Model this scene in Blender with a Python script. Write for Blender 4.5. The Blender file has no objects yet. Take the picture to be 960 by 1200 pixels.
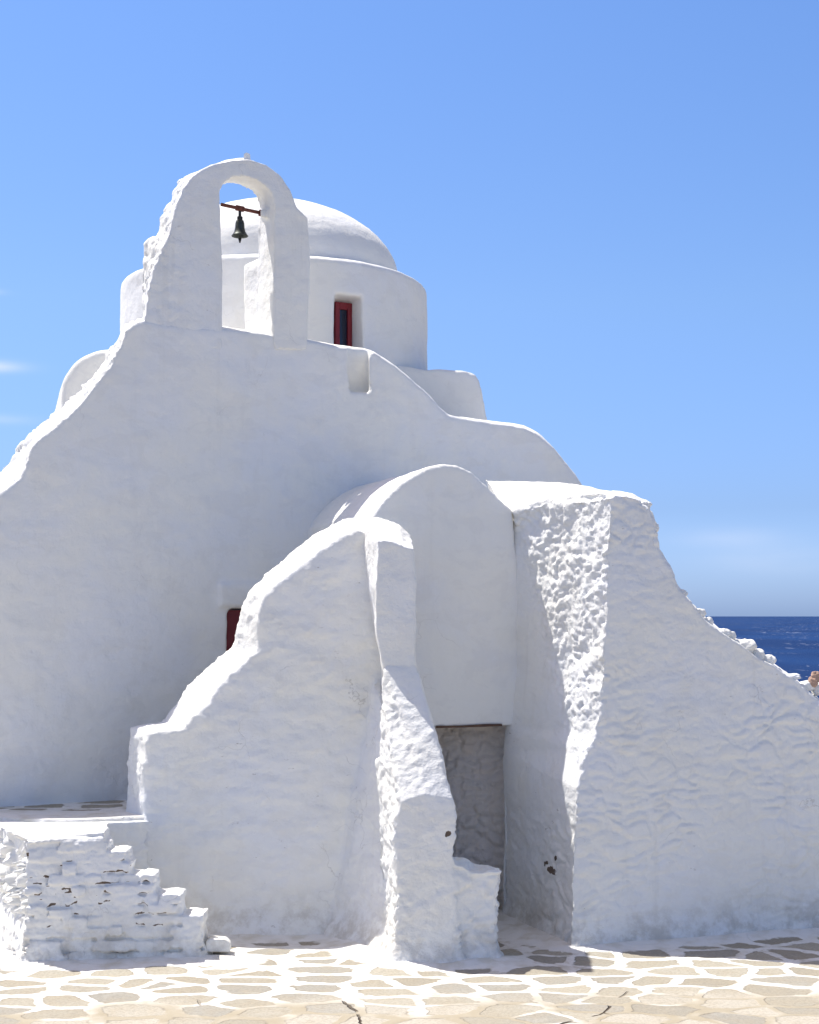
import bpy, bmesh, math, random
import numpy as np
from mathutils import Vector, Matrix

S = bpy.context.scene
COL = S.collection
random.seed(7)

# ------------------------------------------------------------------ camera
FPX = 1800.0                      # focal length in pixels of a 960 wide frame
CAMZ = 3.0
cam_d = bpy.data.cameras.new('camera')
cam_d.sensor_fit = 'HORIZONTAL'
cam_d.sensor_width = 36.0
cam_d.lens = 36.0 * FPX / 960.0
cam_d.shift_y = 122.0 / 960.0
cam_d.clip_start = 0.1
cam_d.clip_end = 60000
cam = bpy.data.objects.new('camera', cam_d)
cam.location = (0, 0, CAMZ)
cam.rotation_euler = (math.pi / 2, 0, 0)
COL.objects.link(cam)
S.camera = cam

# ------------------------------------------------------------------ sun and sky
SUN_A, SUN_B = 0.42, 0.262         # metres travelled (+x, -y) for each metre down
trav = Vector((SUN_A, -SUN_B, -1.0)).normalized()
EL = math.asin(-trav.z)
AZ = math.atan2(-trav.x, -trav.y)  # clockwise from +Y
sd = bpy.data.lights.new('sun', 'SUN')
sd.energy = 5.0
sd.angle = math.radians(0.53)
sd.color = (1.0, 0.965, 0.90)
sun = bpy.data.objects.new('sun', sd)
sun.rotation_euler = trav.to_track_quat('-Z', 'Y').to_euler()
sun.location = (-5, 5, 20)
COL.objects.link(sun)

world = bpy.data.worlds.new('World')
S.world = world
world.use_nodes = True
wt = world.node_tree
wt.nodes.clear()
def N(t, typ, **kw):
    n = t.nodes.new(typ)
    for k, v in kw.items():
        setattr(n, k, v)
    return n
sky = N(wt, 'ShaderNodeTexSky', sky_type='NISHITA')
sky.sun_disc = False
sky.sun_elevation = EL
sky.sun_rotation = AZ
sky.altitude = 0
sky.air_density = 1.0
sky.dust_density = 1.0
sky.ozone_density = 1.0
tc = N(wt, 'ShaderNodeTexCoord')
# thin wisps of cloud
def wmath(op, a, b=None, c=None):
    n = N(wt, 'ShaderNodeMath', operation=op)
    for i, v in enumerate((a, b, c)):
        if v is None: continue
        if isinstance(v, (int, float)): n.inputs[i].default_value = v
        else: wt.links.new(v, n.inputs[i])
    return n.outputs[0]
sep = N(wt, 'ShaderNodeSeparateXYZ')
wt.links.new(tc.outputs['Generated'], sep.inputs[0])
azim = wmath('ARCTAN2', sep.outputs[0], sep.outputs[1])
elev = wmath('ARCSINE', sep.outputs[2])
nz = N(wt, 'ShaderNodeTexNoise')
nz.inputs['Scale'].default_value = 16.0
nz.inputs['Detail'].default_value = 5
mp = N(wt, 'ShaderNodeMapping')
mp.inputs['Scale'].default_value = (1.0, 1.0, 5.0)
wt.links.new(tc.outputs['Generated'], mp.inputs[0])
wt.links.new(mp.outputs[0], nz.inputs['Vector'])
tot = None
for (a0, e0, sa, se, st) in ((-0.268, 0.156, 0.020, 0.0035, 0.60), (-0.275, 0.123, 0.028, 0.003, 0.32),
                             (0.205, 0.050, 0.032, 0.006, 0.17), (0.232, 0.037, 0.04, 0.010, 0.14), (-0.27, 0.201, 0.010, 0.002, 0.35)):
    da = wmath('DIVIDE', wmath('SUBTRACT', azim, a0), sa)
    de = wmath('DIVIDE', wmath('SUBTRACT', elev, e0), se)
    r2 = wmath('ADD', wmath('MULTIPLY', da, da), wmath('MULTIPLY', de, de))
    g = wmath('MULTIPLY', wmath('EXPONENT', wmath('MULTIPLY', r2, -1.0)), st)
    tot = g if tot is None else wmath('ADD', tot, g)
fac = wmath('MULTIPLY', tot, wmath('MULTIPLY', nz.outputs['Fac'], 1.5))
mixc = N(wt, 'ShaderNodeMix', data_type='RGBA')
wt.links.new(fac, mixc.inputs['Factor'])
tint = N(wt, 'ShaderNodeMix', data_type='RGBA', blend_type='MULTIPLY')
tint.inputs['Factor'].default_value = 1.0
ramp = N(wt, 'ShaderNodeValToRGB')
el_ = ramp.color_ramp
for k, (e, c) in enumerate(((0.0, (.62, .91, 1.80)), (0.07, (.49, .66, 1.14)), (0.20, (.62, .79, 1.10)), (0.38, (.62, .84, 1.20)), (0.52, (1.38, 1.20, 1.22)), (0.9, (1.84, 1.33, 1.0)))):
    if k < 2: st_ = el_.elements[k]; st_.position = e / 1.6
    else: st_ = el_.elements.new(e / 1.6)
    st_.color = (c[0] / 2.5, c[1] / 2.5, c[2] / 2.5, 1)
wt.links.new(wmath('DIVIDE', elev, 1.6), ramp.inputs[0])
vsc = N(wt, 'ShaderNodeVectorMath', operation='SCALE'); vsc.inputs['Scale'].default_value = 2.5
wt.links.new(ramp.outputs[0], vsc.inputs[0])
wt.links.new(vsc.outputs[0], tint.inputs[7])
wt.links.new(sky.outputs[0], tint.inputs[6])
wt.links.new(tint.outputs[2], mixc.inputs[6])
mixc.inputs[7].default_value = (6.6, 6.7, 7.4, 1)
bg = N(wt, 'ShaderNodeBackground')
bg.inputs['Strength'].default_value = 0.12
wt.links.new(mixc.outputs[2], bg.inputs['Color'])
wo = N(wt, 'ShaderNodeOutputWorld')
wt.links.new(bg.outputs[0], wo.inputs[0])

S.view_settings.view_transform = 'Standard'
S.view_settings.look = 'None'
S.view_settings.gamma = 1.0
S.view_settings.exposure = 0.36
S.render.engine = 'CYCLES'
S.cycles.max_bounces = 10
S.cycles.diffuse_bounces = 7

# ------------------------------------------------------------------ numpy noise
_rs = np.random.RandomState(11)
_perm = _rs.permutation(256); _perm = np.concatenate([_perm, _perm, _perm])
_g = _rs.normal(size=(256, 3)); _g /= np.linalg.norm(_g, axis=1)[:, None]
_r = _rs.rand(256, 3)
def _hash(ix, iy, iz):
    return _perm[(_perm[(_perm[ix & 255] + iy) & 255] + iz) & 255]
def perlin(p):
    i = np.floor(p).astype(int); f = p - i
    u = f * f * f * (f * (f * 6 - 15) + 10)
    res = 0
    for dx in (0, 1):
        wx = u[:, 0] if dx else 1 - u[:, 0]
        for dy in (0, 1):
            wy = u[:, 1] if dy else 1 - u[:, 1]
            for dz in (0, 1):
                wz = u[:, 2] if dz else 1 - u[:, 2]
                g = _g[_hash(i[:, 0] + dx, i[:, 1] + dy, i[:, 2] + dz)]
                d = f - np.array((dx, dy, dz))
                res = res + (g * d).sum(1) * wx * wy * wz
    return res * 1.5
def fbm(p, scale, octs=3, gain=0.5, off=0.0):
    s = 0; a = 1.0; q = p * scale + off
    for _ in range(octs):
        s = s + a * perlin(q); q = q * 2.03 + 7.7; a *= gain
    return s
def cells(p):
    """F1, F2 and a random value of the nearest cell"""
    i = np.floor(p).astype(int); f = p - i
    F1 = np.full(len(p), 9.0); F2 = np.full(len(p), 9.0); idv = np.zeros(len(p))
    for dx in (-1, 0, 1):
        for dy in (-1, 0, 1):
            for dz in (-1, 0, 1):
                h = _hash(i[:, 0] + dx, i[:, 1] + dy, i[:, 2] + dz)
                pt = np.array((dx, dy, dz)) + 0.1 + 0.8 * _r[h]
                d = np.sqrt(((f - pt) ** 2).sum(1))
                near = d < F1
                F2 = np.where(near, F1, np.minimum(F2, d))
                idv = np.where(near, h / 255.0, idv)
                F1 = np.where(near, d, F1)
    return F1, F2, idv
def sstep(a, b, x):
    t = np.clip((x - a) / (b - a), 0, 1)
    return t * t * (3 - 2 * t)

# ------------------------------------------------------------------ pixel ray -> point on a real plane
class Plane:
    """a wall plane standing at (x, y), turned by deg (positive: right end farther), leaning back by batter per metre of height"""
    def __init__(s, x, y, deg=0.0, batter=0.0, z0=0.0):
        s.x, s.y, s.b, s.z0 = x, y, batter, z0
        s.sn, s.cs = math.sin(math.radians(deg)), math.cos(math.radians(deg))
    @staticmethod
    def px(px, y, deg=0.0, batter=0.0, z0=0.0):
        return Plane((px - 480) / FPX * y, y, deg, batter, z0)
    def __call__(s, px, py):
        a = (px - 480) / FPX; c = (722 - py) / FPX
        t = (s.x * s.sn - s.y * s.cs - s.b * (CAMZ - s.z0)) / (a * s.sn - s.cs + s.b * c)
        return Vector((a * t, t, CAMZ + c * t))
    def back(s, d):
        """same plane moved d metres into the building"""
        return Plane(s.x - s.sn * d, s.y + s.cs * d, math.degrees(math.atan2(s.sn, s.cs)), s.b, s.z0)
def P(px, py, y):
    return Vector(((px - 480) / FPX * y, y, CAMZ + (722 - py) / FPX * y))

# ------------------------------------------------------------------ mesh helpers
def loft(bm, front, back):
    """solid between two outlines with the same number of points"""
    f = [bm.verts.new(p) for p in front]; b = [bm.verts.new(p) for p in back]
    n = len(f); fs = []
    fs.append(bm.faces.new(f)); fs.append(bm.faces.new(b[::-1]))
    for i in range(n):
        j = (i + 1) % n
        fs.append(bm.faces.new((f[j], f[i], b[i], b[j])))
    bmesh.ops.triangulate(bm, faces=fs)
def prism(bm, front, vec):
    v = Vector(vec)
    loft(bm, front, [p + v for p in front])
def hull(bm, pts):
    vs = [bm.verts.new(p) for p in pts]
    r = bmesh.ops.convex_hull(bm, input=vs)
def mesh_of(bm):
    bmesh.ops.recalc_face_normals(bm, faces=bm.faces)
    me = bpy.data.meshes.new('m'); bm.to_mesh(me); bm.free(); return me
def put(name, me, mat, parent=None, smooth=True):
    o = bpy.data.objects.new(name, me); COL.objects.link(o)
    if mat: me.materials.append(mat)
    if smooth: me.polygons.foreach_set('use_smooth', [True] * len(me.polygons))
    if parent is not None: o.parent = parent
    me.name = name
    return o
def bake(name, pieces, mat, parent=None, voxel=0.03, smooth=4, disp=None, cutters=()):
    """pieces: closed bmeshes, merged by a voxel remesh, rounded and displaced with noise"""
    bm = bmesh.new()
    for p in pieces:
        bmesh.ops.recalc_face_normals(p, faces=p.faces)
        t = bpy.data.meshes.new('t'); p.to_mesh(t); p.free(); bm.from_mesh(t); bpy.data.meshes.remove(t)
    me = bpy.data.meshes.new('m'); bm.to_mesh(me); bm.free()
    o = bpy.data.objects.new('tmp', me); COL.objects.link(o)
    tmp = []
    m = o.modifiers.new('r', 'REMESH'); m.mode = 'VOXEL'; m.voxel_size = voxel
    for c in cutters:
        cme = mesh_of(c); co = bpy.data.objects.new('cut', cme); COL.objects.link(co); tmp.append(co)
        b = o.modifiers.new('b', 'BOOLEAN'); b.operation = 'DIFFERENCE'; b.object = co; b.solver = 'EXACT'
    if cutters:
        m = o.modifiers.new('r2', 'REMESH'); m.mode = 'VOXEL'; m.voxel_size = voxel
    if smooth:
        sm = o.modifiers.new('s', 'SMOOTH'); sm.factor = 0.5; sm.iterations = smooth
    dg = bpy.context.evaluated_depsgraph_get()
    ev = o.evaluated_get(dg)
    res = bpy.data.meshes.new_from_object(ev)
    bpy.data.objects.remove(o); bpy.data.meshes.remove(me)
    for t in tmp: bpy.data.objects.remove(t)
    res.materials.clear()
    if disp is not None:
        n = len(res.vertices)
        co = np.empty(n * 3); res.vertices.foreach_get('co', co); co = co.reshape(-1, 3)
        no = np.empty(n * 3); res.vertex_normals.foreach_get('vector', no); no = no.reshape(-1, 3)
        h = disp(co, no)
        if isinstance(h, tuple): co = co + h[1]; h = h[0]
        co = co + no * h[:, None]
        res.vertices.foreach_set('co', co.ravel())
    res.update()
    o = put(name, res, mat, parent)
    print(name, len(res.vertices))
    return o
def empty(name, loc, label, cat, group=None):
    o = bpy.data.objects.new(name, None); COL.objects.link(o)
    o.location = loc; o.empty_display_size = 0.2
    o['label'] = label; o['category'] = cat
    if group: o['group'] = group
    bpy.context.view_layer.update()
    return o
def adopt(parent):
    """children are built in world space: keep them there"""
    bpy.context.view_layer.update()
    for c in parent.children:
        c.matrix_parent_inverse = parent.matrix_world.inverted()

# ------------------------------------------------------------------ relief functions
def plaster_relief(amp=1.0, seed=0.0, lump=1.0):
    def f(co, no):
        q = co + seed
        w = fbm(q, 0.55, 2) * 0.030
        w = w + fbm(q * np.array((1, 1, 1.6)), 2.1, 3, 0.5) * 0.012 * lump
        w = w + fbm(q * np.array((1, 1, 1.3)), 8.0, 2, 0.5) * 0.0032
        # thin ridges where coats of whitewash end
        r = 1 - np.abs(fbm(q * np.array((1, 1, 2.2)), 1.7, 3)) * 6
        w = w + np.clip(r, 0, 1) ** 2 * 0.005 * sstep(0.0, 0.35, fbm(q, 0.8, 2, 0.5, 31.0))
        return w * amp
    return f
def stones(co, sx, sz, depth, seed=0.0, warp=0.25, sharp=0.28):
    q = co + seed
    wv = np.stack([fbm(q, 2.3, 2, 0.5, 5.0), fbm(q, 2.3, 2, 0.5, 55.0), fbm(q, 2.3, 2, 0.5, 105.0) * 0.6], 1)
    q = q + wv * warp
    F1, F2, idv = cells(q / np.array((sx, sx, sz)))
    j = sstep(0.0, sharp, F2 - F1)
    return (j - 0.8) * depth + (idv - 0.5) * depth * 0.9 * j, j

# ------------------------------------------------------------------ materials
def new_mat(name):
    m = bpy.data.materials.new(name); m.use_nodes = True
    t = m.node_tree
    b = t.nodes['Principled BSDF']
    return m, t, b
def mixrgb(t, fac, a, b, blend='MIX'):
    n = N(t, 'ShaderNodeMix', data_type='RGBA', blend_type=blend)
    for sock, v in ((0, fac), (6, a), (7, b)):
        if isinstance(v, (int, float)): n.inputs[sock].default_value = v
        elif isinstance(v, (tuple, list)): n.inputs[sock].default_value = (*v[:3], 1)
        else: t.links.new(v, n.inputs[sock])
    return n.outputs[2]
def noise(t, vec, scale, detail=3, rough=0.55, dist=0.0):
    n = N(t, 'ShaderNodeTexNoise')
    n.inputs['Scale'].default_value = scale; n.inputs['Detail'].default_value = detail
    n.inputs['Roughness'].default_value = rough; n.inputs['Distortion'].default_value = dist
    t.links.new(vec, n.inputs['Vector'])
    return n.outputs['Fac']
def mapr(t, v, a, b, c=0.0, d=1.0, typ='SMOOTHSTEP'):
    n = N(t, 'ShaderNodeMapRange'); n.interpolation_type = typ
    t.links.new(v, n.inputs[0])
    n.inputs[1].default_value = a; n.inputs[2].default_value = b
    n.inputs[3].default_value = c; n.inputs[4].default_value = d
    return n.outputs[0]
def mth(t, op, a, b=None):
    n = N(t, 'ShaderNodeMath', operation=op)
    for i, v in enumerate((a, b)):
        if v is None: continue
        if isinstance(v, (int, float)): n.inputs[i].default_value = v
        else: t.links.new(v, n.inputs[i])
    return n.outputs[0]
def posn(t, scale=(1, 1, 1)):
    g = N(t, 'ShaderNodeNewGeometry')
    m = N(t, 'ShaderNodeMapping'); m.inputs['Scale'].default_value = scale
    t.links.new(g.outputs['Position'], m.inputs[0])
    return m.outputs[0]
def bump(t, b, h, strength, dist, prev=None):
    n = N(t, 'ShaderNodeBump'); n.inputs['Strength'].default_value = strength
    n.inputs['Distance'].default_value = dist
    t.links.new(h, n.inputs['Height'])
    if prev is not None: t.links.new(prev, n.inputs['Normal'])
    t.links.new(n.outputs[0], b.inputs['Normal'])
    return n.outputs[0]

def plaster(name, dirt=0.5, bumpy=1.0, flake=0.0, base=(0.80, 0.795, 0.785), joints=0.0):
    m, t, b = new_mat(name)
    p = posn(t)
    pv = posn(t, (1, 1, 0.35))
    ph = posn(t, (1, 1, 2.4))
    # mottled coats, some yellower, some cooler
    c = mixrgb(t, mapr(t, noise(t, p, 1.1, 5, .6), 0.38, 0.66), (base[0] * 1.0, base[1] * 0.992, base[2] * 0.945), (base[0] * 0.955, base[1] * 0.968, base[2] * 0.985))
    c = mixrgb(t, mapr(t, noise(t, pv, 4.5, 6, 0.65), 0.56, 0.80, 0, 0.30 * dirt), c, (0.60, 0.57, 0.49))
    c = mixrgb(t, mapr(t, noise(t, p, 0.9, 5, 0.6, 0.4), 0.58, 0.74, 0, 0.45 * dirt), c, (0.74, 0.71, 0.62))
    sz_ = N(t, 'ShaderNodeSeparateXYZ'); t.links.new(p, sz_.inputs[0])
    c = mixrgb(t, mapr(t, noise(t, posn(t, (1, 1, 1.6)), 2.6, 6, 0.62, 0.6), 0.50, 0.60, 0, 0.30), c, (0.70, 0.69, 0.665))
    c = mixrgb(t, mapr(t, noise(t, posn(t, (3.0, 3.0, 0.22)), 2.4, 4, 0.6), 0.56, 0.78, 0, 0.30 * dirt), c, (0.60, 0.585, 0.55))
    gz = mth(t, 'MULTIPLY', mapr(t, sz_.outputs[2], 0.02, 0.55, 1, 0), mapr(t, noise(t, p, 4.5, 6, 0.7), 0.40, 0.64, 0, 0.75 * dirt))
    c = mixrgb(t, gz, c, (0.47, 0.43, 0.365))
    # small weathered specks and pits
    c = mixrgb(t, mapr(t, noise(t, p, 13, 5, 0.7), 0.69, 0.78, 0, 0.9 * dirt), c, (0.36, 0.33, 0.29))
    # hairline cracks
    v = N(t, 'ShaderNodeTexVoronoi'); v.feature = 'DISTANCE_TO_EDGE'; v.inputs['Scale'].default_value = 1.15
    wn = N(t, 'ShaderNodeTexNoise'); wn.inputs['Scale'].default_value = 3.2; wn.inputs['Detail'].default_value = 4
    t.links.new(p, wn.inputs['Vector'])
    vm = N(t, 'ShaderNodeVectorMath', operation='MULTIPLY_ADD')
    t.links.new(wn.outputs['Color'], vm.inputs[0]); vm.inputs[1].default_value = (0.5, 0.5, 0.5); t.links.new(p, vm.inputs[2])
    t.links.new(vm.outputs[0], v.inputs['Vector'])
    crack = mth(t, 'MULTIPLY', mapr(t, v.outputs['Distance'], 0.0, 0.006, 1, 0), mapr(t, noise(t, p, 1.7, 2), 0.55, 0.68))
    c = mixrgb(t, mth(t, 'MULTIPLY', crack, 0.5 * dirt), c, (0.40, 0.38, 0.36))
    if flake:
        fl = mth(t, 'MULTIPLY', mapr(t, noise(t, ph, 6.5, 6, 0.7), 0.66, 0.69), mapr(t, noise(t, p, 1.1, 2), 0.45, 0.6))
        c = mixrgb(t, mth(t, 'MULTIPLY', fl, flake), c, (0.20, 0.155, 0.12))
    # dark brown on bare patches and in gaps under the stair slabs
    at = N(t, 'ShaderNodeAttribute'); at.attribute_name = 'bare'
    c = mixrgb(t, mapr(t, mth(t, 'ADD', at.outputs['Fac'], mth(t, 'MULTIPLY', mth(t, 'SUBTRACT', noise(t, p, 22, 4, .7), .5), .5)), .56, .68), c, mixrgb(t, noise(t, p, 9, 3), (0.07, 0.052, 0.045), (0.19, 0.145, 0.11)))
    jl = None
    if joints:
        sp_ = N(t, 'ShaderNodeSeparateXYZ'); t.links.new(p, sp_.inputs[0])
        row = mth(t, 'FRACT', mth(t, 'ADD', mth(t, 'MULTIPLY', sp_.outputs[2], 7.5), mth(t, 'MULTIPLY', noise(t, p, 2.6, 4, .6), 3.2)))
        ln = mapr(t, mth(t, 'ABSOLUTE', mth(t, 'SUBTRACT', row, 0.5)), 0.02, 0.075, 1, 0)
        jl = mth(t, 'MULTIPLY', ln, mth(t, 'MULTIPLY', mapr(t, noise(t, p, 5.5, 3), .52, .60), mapr(t, noise(t, p, 1.6, 2), .40, .50)))
        jl = mth(t, 'MULTIPLY', jl, mapr(t, sp_.outputs[2], .15, .3))
        c = mixrgb(t, mth(t, 'MULTIPLY', jl, joints), c, (0.07, 0.05, 0.045))
    t.links.new(c, b.inputs['Base Color'])
    b.inputs['Roughness'].default_value = 0.92
    b.inputs['Specular IOR Level'].default_value = 0.2
    n1 = bump(t, b, noise(t, p, 34, 4, 0.6), 0.35 * bumpy, 0.010)
    n2 = bump(t, b, noise(t, p, 11, 4, 0.6), 0.5 * bumpy, 0.022, n1)
    n3 = bump(t, b, crack, 0.25, -0.01, n2)
    if jl is not None: bump(t, b, jl, 0.8, -0.02, n3)
    return m
M_SMOOTH = plaster('smooth_whitewash', 0.45, 0.8)
M_ROUGH = plaster('rough_whitewash', 0.75, 1.6, 0.0)
M_WALL = plaster('weathered_whitewash', 0.9, 1.2, 0.5)
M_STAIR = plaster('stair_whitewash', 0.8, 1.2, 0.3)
M_DARKROOM = plaster('unpainted_inner_wall', 1.0, 2.2, 0.4, (0.84, 0.78, 0.75))

def simple(name, col, rough=0.6, metal=0.0, var=0.25, sc=12, bmp=0.3):
    m, t, b = new_mat(name)
    p = posn(t)
    c = mixrgb(t, noise(t, p, sc, 4), tuple(x * (1 - var) for x in col), tuple(min(1, x * (1 + var)) for x in col))
    t.links.new(c, b.inputs['Base Color'])
    b.inputs['Roughness'].default_value = rough; b.inputs['Metallic'].default_value = metal
    bump(t, b, noise(t, p, sc * 4, 3), bmp, 0.004)
    return m
M_RED = simple('dark_red_paint', (0.21, 0.012, 0.018), 0.5)
M_DRED = simple('oxblood_door_paint', (0.13, 0.008, 0.014), 0.6)
M_RUST = simple('rusty_iron', (0.16, 0.05, 0.035), 0.75, 0.2, 0.5, 30)
M_BELL = simple('tarnished_bronze', (0.055, 0.062, 0.058), 0.45, 0.7, 0.35, 25)
M_IRON = simple('black_iron', (0.03, 0.03, 0.032), 0.6, 0.4)
M_WOOD = simple('old_dark_wood', (0.10, 0.055, 0.035), 0.8, 0.0, 0.5, 9, 0.6)
M_BROWNSTONE = simple('bare_pinkish_stone', (0.42, 0.28, 0.21), 0.9, 0, 0.4, 9, 0.8)
m, t, b = new_mat('window_glass')
b.inputs['Base Color'].default_value = (0.012, 0.016, 0.035, 1); b.inputs['Roughness'].default_value = 0.08
M_GLASS = m

def bare_spots(o, spots):
    """patches where the whitewash has come off the stone"""
    me = o.data; n = len(me.vertices)
    co = np.empty(n * 3); me.vertices.foreach_get('co', co); co = co.reshape(-1, 3)
    v = np.zeros(n)
    for c, rx, rz, st in spots:
        d = np.sqrt(((co[:, 0] - c.x) / rx) ** 2 + ((co[:, 1] - c.y) / (rx * 2.5)) ** 2 + ((co[:, 2] - c.z) / rz) ** 2)
        v = np.maximum(v, st * np.clip(1.2 - d, 0, 1))
    v = v * (0.75 + 0.9 * fbm(co, 11, 3, 0.6))
    a = me.attributes.new('bare', 'FLOAT', 'POINT'); a.data.foreach_set('value', np.clip(v, 0, 1).astype(np.float32))

# ================================================================== THE CHURCH
FAC = Plane.px(75, 15.45, 27, 0.02, 1.1)            # front plane of the main facade
church = empty('church', (0, 18, 0), 'whitewashed chapel with a bell arch, round white dome and plastered walls', 'church')

# --- main facade wall
fp = [(-90, 1010), (-90, 690), (-40, 620), (0, 579), (26, 558), (31, 540), (35, 523), (63, 502), (93, 474), (112, 449),
      (128, 428), (142, 400), (146, 386), (166, 376), (240, 386), (258, 386), (330, 394), (362, 400), (400, 408), (440, 414),
      (460, 428), (480, 445), (500, 463), (514, 478), (526, 488), (545, 491), (590, 497), (615, 501), (630, 509),
      (645, 523), (660, 540), (672, 555), (685, 575), (695, 1040)]
bp = [(-104, 1008), (-104, 665), (-52, 585), (-8, 556), (12, 536), (20, 522), (35, 502), (70, 475), (98, 449), (118, 424),
      (130, 408), (140, 394), (144, 381), (160, 371), (232, 381), (250, 381), (322, 390), (354, 396), (392, 404), (434, 411),
      (456, 425), (476, 442), (496, 460), (511, 476), (523, 486.5), (542, 488.5), (588, 495), (613, 499), (628, 507),
      (643, 521), (658, 538), (671, 553), (684, 573), (697, 1040)]
FB = FAC.back(0.45)
bm1 = bmesh.new(); loft(bm1, [FAC(*p) for p in fp], [FB(*p) for p in bp])
# notch cut in the front half of the wall, open at the top
nf = [(407, 404), (434, 404), (433, 432), (434, 462), (409, 459), (406, 440)]
c1 = bmesh.new(); loft(c1, [FAC.back(-0.3)(*p) for p in nf], [FAC.back(0.26)(*p) for p in nf])
# door opening on the left of the stepped buttress wall, behind it
df = [(266, 713), (330, 713), (330, 850), (264, 850)]
c2 = bmesh.new(); loft(c2, [FAC.back(-0.3)(*p) for p in df], [FAC.back(0.20)(*p) for p in df])
# raised band over that door
bb = bmesh.new(); lf = [(258, 684), (345, 684), (345, 711), (258, 711)]
loft(bb, [FAC.back(-0.06)(*p) for p in lf], [FAC.back(0.1)(*p) for p in lf])
def facade_relief(co, no):
    h = plaster_relief(0.9)(co, no)
    s, j = stones(co, 0.24, 0.14, 0.03, 123.0, 0.4, 0.5)
    edge = sstep(-0.15, -0.5, no[:, 0]) * sstep(-2.2, -2.6, co[:, 0])
    # a slipped crescent of old plaster and a few trowel ridges
    q = co * np.array((1, 1, 1.4))
    rg = np.clip(1 - np.abs(fbm(q, 0.9, 4, 0.6, 21.0)) * 14, 0, 1) * sstep(0.0, 0.3, fbm(co, 0.6, 2, 0.5, 71.0))
    return h + s * edge + rg * 0.006 + fbm(co, 5.0, 3, 0.55, 3.0) * 0.003
bake('facade_wall', [bm1, bb], M_SMOOTH, church, 0.026, 2, facade_relief, [c1, c2])

# --- body of the nave behind the facade, roofs under the dome
bk = Vector((-math.sin(math.radians(27)), math.cos(math.radians(27)), 0))
body_px = [(-60, 1000), (-60, 800), (10, 700), (60, 650), (110, 590), (160, 520), (200, 440), (215, 405), (240, 396), (330, 402), (400, 418),
           (438, 424), (478, 455), (510, 488), (524, 497), (590, 506), (625, 516), (655, 548), (680, 582), (688, 1020)]
FC = FAC.back(0.3)
b1 = bmesh.new(); prism(b1, [FC(*p) for p in body_px], bk * 5.2)
bake('nave_body', [b1], M_SMOOTH, church, 0.07, 2, plaster_relief(0.7, 40.0))

# --- small rounded vault showing at the left edge of the facade
b1 = bmesh.new()
vc = P(128, 466, 17.2); vr = 0.545
ring = [vc + Vector((math.cos(a) * vr, 0, math.sin(a) * vr)) for a in [math.pi * k / 14 for k in range(15)]]
ring = [Vector((vc.x + vr, vc.y, 3)), *ring, Vector((vc.x - vr, vc.y, 3))]
prism(b1, ring, (-0.6, 2.2, 0))
bake('side_vault', [b1], M_SMOOTH, church, 0.04, 3, plaster_relief(0.7, 60.0))

# --- block under the drum
BL = Plane.px(558, 18.75, 12, 0.03, 5.0)
blp = [(380, 560), (380, 424), (440, 423), (470, 427), (500, 432), (513, 431.5), (540, 433), (556, 437), (562, 445), (569, 478), (573, 500), (575, 560)]
b1 = bmesh.new(); prism(b1, [BL(*p) for p in blp], (-0.5, 2.6, 0))
bake('drum_base', [b1], M_SMOOTH, church, 0.035, 3, plaster_relief(0.7, 80.0))

# --- drum and dome
YC = 19.8; XC = (322 - 480) / FPX * YC; RD = 1.965
def lathe(bm, prof, cx, cy, seg=96):
    rings = []
    for (r, z) in prof:
        if r < 1e-4: rings.append([bm.verts.new((cx, cy, z))])
        else: rings.append([bm.verts.new((cx + r * math.cos(2 * math.pi * k / seg), cy + r * math.sin(2 * math.pi * k / seg), z)) for k in range(seg)])
    for a, b in zip(rings, rings[1:]):
        for k in range(seg):
            l = (k + 1) % seg
            if len(a) == 1 and len(b) == 1: continue
            if len(a) == 1: bm.faces.new((a[0], b[l], b[k]))
            elif len(b) == 1: bm.faces.new((a[k], a[l], b[0]))
            else: bm.faces.new((a[k], a[l], b[l], b[k]))
ZR = 7.17
bd = bmesh.new()
lathe(bd, [(0, 5.2), (RD + 0.02, 5.2), (RD, 6.3), (RD - 0.01, ZR + 0.02), (1.60, ZR + 0.13), (0, ZR + 0.13)], XC, YC)
# window recess in the drum
phi = math.radians(31.3)
nrm = Vector((math.sin(phi), -math.cos(phi), 0)); tg = Vector((math.cos(phi), math.sin(phi), 0))
wc = Vector((XC, YC, 0)) + nrm * RD
def wbox(bm, u0, u1, d0, d1, z0, z1):
    pts = [wc + tg * u + nrm * d for u, d in ((u0, d1), (u1, d1), (u1, d0), (u0, d0))]
    loft(bm, [Vector((p.x, p.y, z0)) for p in pts], [Vector((p.x, p.y, z1)) for p in pts])
cw = bmesh.new()
sp = [wc + tg * u + nrm * d for u, d in ((-0.215, 0.3), (0.205, 0.3), (0.20, -0.32), (-0.03, -0.32), (-0.195, 0.0))]
loft(cw, [Vector((p.x, p.y, 5.95)) for p in sp], [Vector((p.x, p.y, 6.80)) for p in sp])
bake('drum', [bd], M_SMOOTH, church, 0.028, 3, plaster_relief(0.6, 100.0), [cw])
bd = bmesh.new()
prof = [(0, ZR - 0.1), (1.585, ZR - 0.1), (1.585, ZR + 0.16)]
for k in range(1, 15):
    a = math.pi / 2 * k / 14
    prof.append((1.585 * math.cos(a) if k < 14 else 0.0, ZR + 0.16 + 0.97 * math.sin(a)))
lathe(bd, prof, XC, YC)
bake('dome', [bd], M_SMOOTH, church, 0.03, 3, plaster_relief(0.5, 120.0))
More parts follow.
